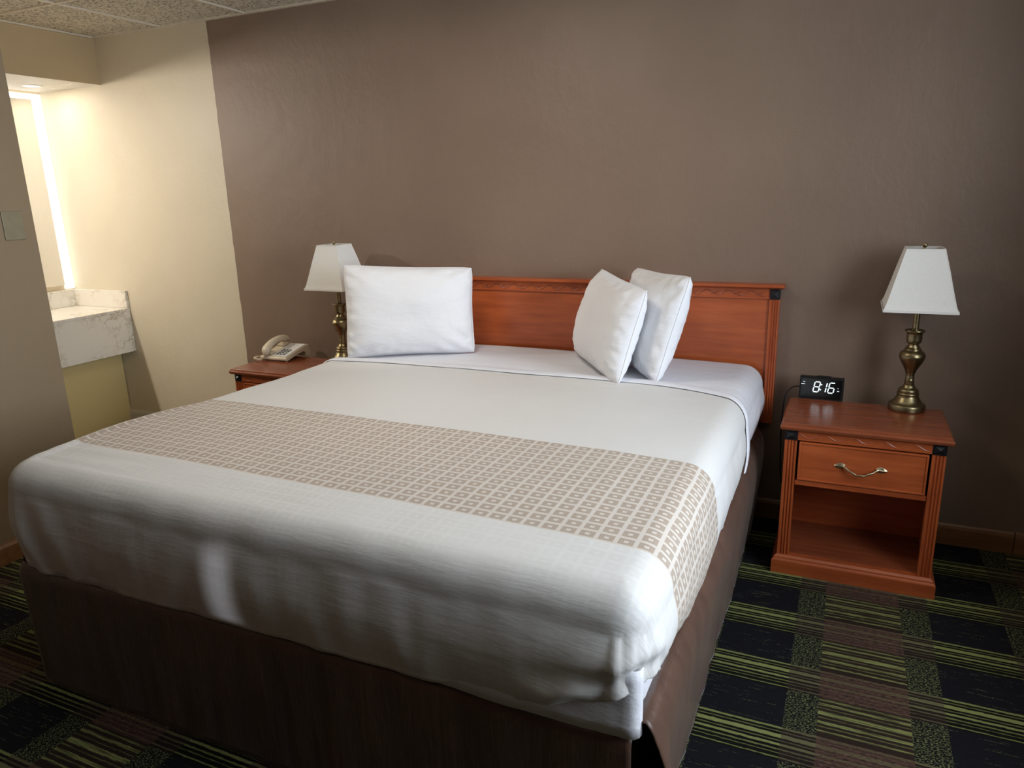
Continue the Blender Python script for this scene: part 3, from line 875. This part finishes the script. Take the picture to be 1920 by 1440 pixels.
# draped cloth over the mattress: rows run from the spine to the rim and down
RZ = .742            # top of the bedding
def drape_cloth(name, mat, yhead, yfoot, grow, rc, hem, foot=True, detail=1.0, ztop=RZ, extra=None, re=.085):
    x0, x1, yf = BX0-grow, BX1+grow, yfoot
    # perimeter points with outward normals
    per = []
    st = .014
    n = int((yhead-(yf+rc if foot else yf))/st)
    yl = [yhead+( (yf+rc if foot else yf)-yhead)*k/n for k in range(n+1)]
    for y in yl: per.append((x1, y, 1, 0, 0))
    if foot:
        for k in range(1, 17):
            a = math.pi/2*k/16; per.append((x1-rc+rc*math.cos(a), yf+rc-rc*math.sin(a), math.cos(a), -math.sin(a), 1))
        nf = int((x1-x0-2*rc)/st)
        for k in range(1, nf): per.append((x1-rc-(x1-x0-2*rc)*k/nf, yf, 0, -1, 2))
        for k in range(0, 17):
            a = math.pi/2*k/16; per.append((x0+rc-rc*math.sin(a), yf+rc-rc*math.cos(a), -math.sin(a), -math.cos(a), 3))
        per_l = [(x0, y, -1, 0, 4) for y in yl[::-1][1:]]
    else:
        per_l = []
    per += per_l
    NT_, NR, ND = 44, 10, 26
    V = []; U = []; F = []
    rows = []
    def add(v, u):
        if foot and v[1] > yhead-.5:
            f_ = (v[1]-(yhead-.5))/.5
            rx = max(0, (abs(u[0]-BC)-.55)/.6)**2*(1 if u[0] > BC else .2)
            v = (v[0], v[1]-.20*rx*f_, v[2])
        if foot and v[0] < BC:
            q_ = min(1, (BC-v[0])/.95)**3
            wy = .055*math.exp(-((v[1]+1.72)/.42)**2)
            v = (v[0]-wy*q_, v[1], v[2]+.010*q_*math.exp(-((v[1]+1.75)/.4)**2)*(1 if v[2] > .6 else 0))
        V.append(v); U.append(u); return len(V)-1
    spine_end = yf+.95 if foot else yf
    sides = [per] if foot else [per, [(x0, y, -1, 0, 4) for y in yl]]
    for P in sides:
        cols = []
        for (px, py, nx_, ny_, reg) in P:
            sx, sy = BC, max(py, spine_end) if foot else py
            ix, iy = px-nx_*re, py-ny_*re          # start of the rounding
            col = []
            for k in range(NT_+1):
                q = k/NT_
                x, y = sx+(ix-sx)*q, sy+(iy-sy)*q
                ex = abs(x-BC)/((x1-x0)/2)
                z = ztop - .012*ex**4 - .008*max(0, (yf+.35-y)/.35)**2*(1 if foot else 0)
                z += (.0035*nz(x*2.6, y*5, 1)+.0016*nz(x*6, y*17, 2))*detail
                if extra: z += extra(x, y)
                col.append(add((x, y, z), (x, y)))
            ze = V[-1][2]
            hz = hem(px, py, reg)
            for k in range(1, NR+1):
                a = math.pi/2*k/NR
                o_ = re*math.sin(a)-re; zz = ze-re*(1-math.cos(a))
                arc = re*a-re
                wob = .003*nz(px*9+nx_, py*9, zz*5)*detail
                col.append(add((px+nx_*(o_+wob), py+ny_*(o_+wob), zz), (px+nx_*arc, py+ny_*arc)))
            zr = ze-re
            for k in range(1, ND+1):
                q = k/ND; zz = zr+(hz-zr)*q
                arc = re*(math.pi/2-1)+(zr-zz)
                tang = px*abs(ny_)+py*abs(nx_)
                o_ = .014*math.sin(math.pi*min(1, q*1.05))-.005*q**3
                o_ += detail*(.006*nz(tang*4.5, zz*5, reg*3.1)+.0035*nz(tang*11, zz*9, 8)+.004*q*nz(tang*19, 2, 3))
                if extra and foot and reg in (1, 2):
                    # tucked corner flap: the foot drop overlaps the side drop with a soft vertical edge
                    e = px-(x1-.045)
                    o_ += .016*(1/(1+math.exp(e/.006)))*min(1, q*2.2)*math.exp(-max(0, -e)/.35)
                    o_ += .013*math.sin(q*9+px*6)*math.exp(-(e/.07)**2)*q
                    o_ += .026*math.exp(-((px-.66)/.09)**2)*math.exp(-((q-.85)/.16)**2)
                if extra and foot and reg in (2, 3) and px < x0+.45:
                    e = (px-x0)
                    o_ += .010*math.sin(e*42-q*4.5)*math.exp(-(e/.22)**2)*q
                col.append(add((px+nx_*o_, py+ny_*o_, zz), (px+nx_*arc, py+ny_*arc)))
            cols.append(col)
        for a, b in zip(cols[:-1], cols[1:]):
            for k in range(len(a)-1): F.append((a[k], b[k], b[k+1], a[k+1]))
    o = grid_mesh(name, V, F, mat, None, U)
    bm = bmesh.new(); bm.from_mesh(o.data)
    bmesh.ops.remove_doubles(bm, verts=bm.verts[:], dist=1e-5)
    bmesh.ops.recalc_face_normals(bm, faces=bm.faces[:])
    up_ = sum(f.normal.z for f in bm.faces)
    if up_ < 0: bmesh.ops.reverse_faces(bm, faces=bm.faces[:])
    bm.to_mesh(o.data); bm.free(); o.data.shade_smooth()
    md = o.modifiers.new('thick', 'SOLIDIFY'); md.thickness = .0035; md.offset = -1
    return o
def lerp_tab(tab, v):
    if v <= tab[0][0]: return tab[0][1]
    for (a, b), (c, d) in zip(tab[:-1], tab[1:]):
        if v <= c:
            f = (v-a)/(c-a); f = f*f*(3-2*f)
            return b+(d-b)*f
    return tab[-1][1]
def hem_sheet(px, py, reg): return .47
sheet = drape_cloth('flat_sheet', M_sheet, BYH, -.80, .004, .1, lambda px, py, reg: .50-.03*abs(nz(py*4, 1, reg)), foot=False, ztop=RZ)
tag(sheet, 'white flat sheet smoothed over the head end of the bed under the pillows', 'sheet')
side_tab = [(-2.1, .545), (-1.86, .500), (-1.60, .448), (-1.36, .440), (-1.17, .452), (-.70, .487), (-.41, .53)]
foot_tab = [(-1.12, .414), (-.95, .416), (-.85, .416), (-.3, .420), (.3, .424), (.5, .436), (.62, .456), (.72, .495), (.84, .545)]
def hem_cover(px, py, reg):
    if reg == 0: return lerp_tab(side_tab, py)
    if reg in (1, 2): return lerp_tab(foot_tab, px)
    if reg == 3: return .414
    return .44 - .024*max(0, min(1, (-1.7-py)/.3))
def cover_extra(x, y):
    d = (y+.555-.09*max(0, (x-.45)/.4)**2)
    fold = .007/(1+math.exp(-(-(d))/.004))*math.exp(-max(0, -d)/.5)*0
    wr = 0
    # soft creases at the near-left corner and around the print
    wr += .005*math.exp(-((y+1.90-.10*(x+.9))/.018)**2)*math.exp(-((x+.82)/.17)**2)
    wr += .004*math.exp(-((y+1.98-.06*(x+.9))/.022)**2)*math.exp(-((x+.95)/.16)**2)
    wr += .004*math.exp(-((x-.60-.2*(y+1.55))/.012)**2)*math.exp(-((y+1.55)/.08)**2)
    return wr
cover = drape_cloth('coverlet', M_cover, -.545, BYF-.012, .012, .085, hem_cover, True, 1.0, RZ+.007, cover_extra)
tag(cover, 'white coverlet with tan square-print band spread over the bed', 'coverlet')
# turned hem along the head edge of the coverlet, following it over both sides
V = []; F = []
hw_, re_ = (BX1-BX0)/2+.012, .085
Smax = hw_-re_+re_*math.pi/2+.14
n = 220
for i in range(n+1):
    sgn_s = -Smax+2*Smax*i/n; s_ = abs(sgn_s); sg = 1 if sgn_s >= 0 else -1
    yb = -.545-.20*max(0, (s_-.55)/.6)**2*(1 if sg > 0 else .2)+.006*nz(sgn_s*2, 5, 2)
    for (dy, off) in ((.0, -.002), (.005, .004), (.002, .0075), (-.02, .008), (-.042, .0075), (-.046, .003)):
        if s_ < hw_-re_:
            x = BC+sgn_s; ex = s_/hw_
            z = RZ+.007-.012*ex**4+.0035*nz(x*2.6, (yb+dy)*5, 1)+off; xx = x
        else:
            a = min(math.pi/2, (s_-hw_+re_)/re_); ex = (hw_-re_)/hw_
            z0 = RZ+.007-.012*ex**4+.0035*nz((BC+sg*(hw_-re_))*2.6, (yb+dy)*5, 1)
            dn = max(0, s_-hw_+re_-re_*math.pi/2)
            xx = BC+sg*(hw_-re_+(re_+off)*math.sin(a)+.014*math.sin(min(1, dn/.20)*math.pi)); z = z0-re_+(re_+off)*math.cos(a)-dn
        V.append((xx, yb+dy, z))
for i in range(n):
    for k in range(5):
        a = i*6+k; F.append((a, a+6, a+7, a+1))
hm = grid_mesh('turned_hem', V, F, M_sheet, cover)
# fitted-sheet corner showing under the coverlet at the foot
V = []; F = []; n = 110
for i in range(n+1):
    s = i/n
    if s < .97: x = -1.08+(BX1-.03+1.08)*s/.97; y = BYF-.004-.012*min(1, max(0, (x-.30)/.25))
    else:
        a = (s-.97)/.03*math.pi/2; x = BX1-.03+.026*math.sin(a); y = BYF-.016+.026*(1-math.cos(a))
    for k in range(7):
        q = k/6; z = .58-(.155)*q
        rip = .0025*nz(x*60, q*2, 4)*q
        V.append((x, y-.004*q+rip, z-.004*nz(x*7, 1, 1)*q))
for i in range(n):
    for k in range(6):
        a = i*7+k; F.append((a, a+1, a+8, a+7))
fs = at_bed(grid_mesh('fitted_sheet', V, F, M_sheet, bed))
md = fs.modifiers.new('thick', 'SOLIDIFY'); md.thickness = .003

# ================================================================== PILLOWS
def make_pillow(name, label, BL, BR, TR, TL, T, seed, hem_side=None, ears=.035, flat=(1, 1), rnd=.035):
    BL, BR, TR, TL = map(Vector, (BL, BR, TR, TL))
    nrm = ((BR-BL).cross(TL-BL)).normalized()
    ctr = (BL+BR+TR+TL)/4
    N = 56; V = []; F = []
    def pt(u, v, side):
        # outline bows inward between the corners
        uu = u*(1-ears*(1-v*v)*abs(u)**3); vv = v*(1-ears*1.1*(1-u*u)*abs(v)**3)
        c_ = 1-rnd*abs(u*v)**5; uu *= c_; vv *= c_
        a, b = (uu+1)/2, (vv+1)/2
        p = BL*(1-a)*(1-b)+BR*a*(1-b)+TR*a*b+TL*(1-a)*b
        f = max(0, (1-abs(u)**3.0))**.55*max(0, (1-abs(v)**3.0))**.55
        th = T/2*f*flat[0 if side > 0 else 1]
        wr = .010*nz(u*2.1+seed, v*2.3, seed*1.7)*f
        r = max(abs(u), abs(v))
        edge = math.exp(-((1-r)/.22)**2)
        wr += .011*edge*min(1, (1-r)*12)*nz(u*7.5+seed*3, v*7.5, seed)
        wr += .0038*math.exp(-((1-abs(u*v)**.5)/.45)**2)*min(1, (1-r)*9)*math.sin((u-v*math.copysign(1, u*v))*16+seed)
        return p+nrm*(side*(th+wr*(1 if side > 0 else .6)))
    idx = {}
    for side in (1, -1):
        for i in range(N+1):
            for j in range(N+1):
                u = math.sin((-1+2*i/N)*math.pi/2); v = math.sin((-1+2*j/N)*math.pi/2)
                u = .5*u+.5*(-1+2*i/N); v = .5*v+.5*(-1+2*j/N)
                rim = i in (0, N) or j in (0, N)
                if rim and side < 0: idx[side, i, j] = idx[1, i, j]; continue
                idx[side, i, j] = len(V); V.append(pt(u, v, side)-ctr)
    for i in range(N):
        for j in range(N):
            q = [(i, j), (i+1, j), (i+1, j+1), (i, j+1)]
            F.append(tuple(idx[1, a, b] for a, b in q)); F.append(tuple(idx[-1, a, b] for a, b in q[::-1]))
    t = thing(name, label, 'pillow', ctr, 'three white bed pillows')
    grid_mesh('pillowcase', V, F, M_case, t)
    # piped seam round the rim
    P = []
    seq = [(k/14*2-1, -1) for k in range(14)]+[(1, k/14*2-1) for k in range(14)]+[(1-k/14*2, 1) for k in range(14)]+[(-1, 1-k/14*2) for k in range(15)]
    P = [pt(a, b, 1)-ctr for a, b in seq]
    MB().tube(P, .0022, 6, False).build('seam', M_case, t, True)
    if hem_side:
        P = []
        for k in range(25):
            v = -.9+1.8*k/24
            P.append(pt(hem_side*.66, v, 1)-ctr+nrm*.0005)
        MB().tube(P, .0022, 6).build('hem_stitch', M_case, t, True)
    return t
make_pillow('pillow', 'white pillow standing alone against the headboard on the left side of the bed',
            (-1.03, -.52, .735), (-.46, -.26, .745), (-.485, -.205, 1.150), (-1.062, -.45, 1.178), .19, 1.3, None, .045)
make_pillow('pillow', 'front white pillow of the leaning pair, turned sideways on the bed',
            (-.01, -.10, .745), (.35, -.62, .735), (.445, -.55, 1.115), (.115, -.10, 1.145), .19, 4.1, None, .05, (1.0, .75))
make_pillow('pillow', 'rear white pillow of the leaning pair, nearer the clock and partly hidden',
            (.17, -.07, .745), (.485, -.56, .735), (.60, -.50, 1.165), (.275, -.085, 1.15), .18, 7.7, .9, .05, (.75, 1.0))
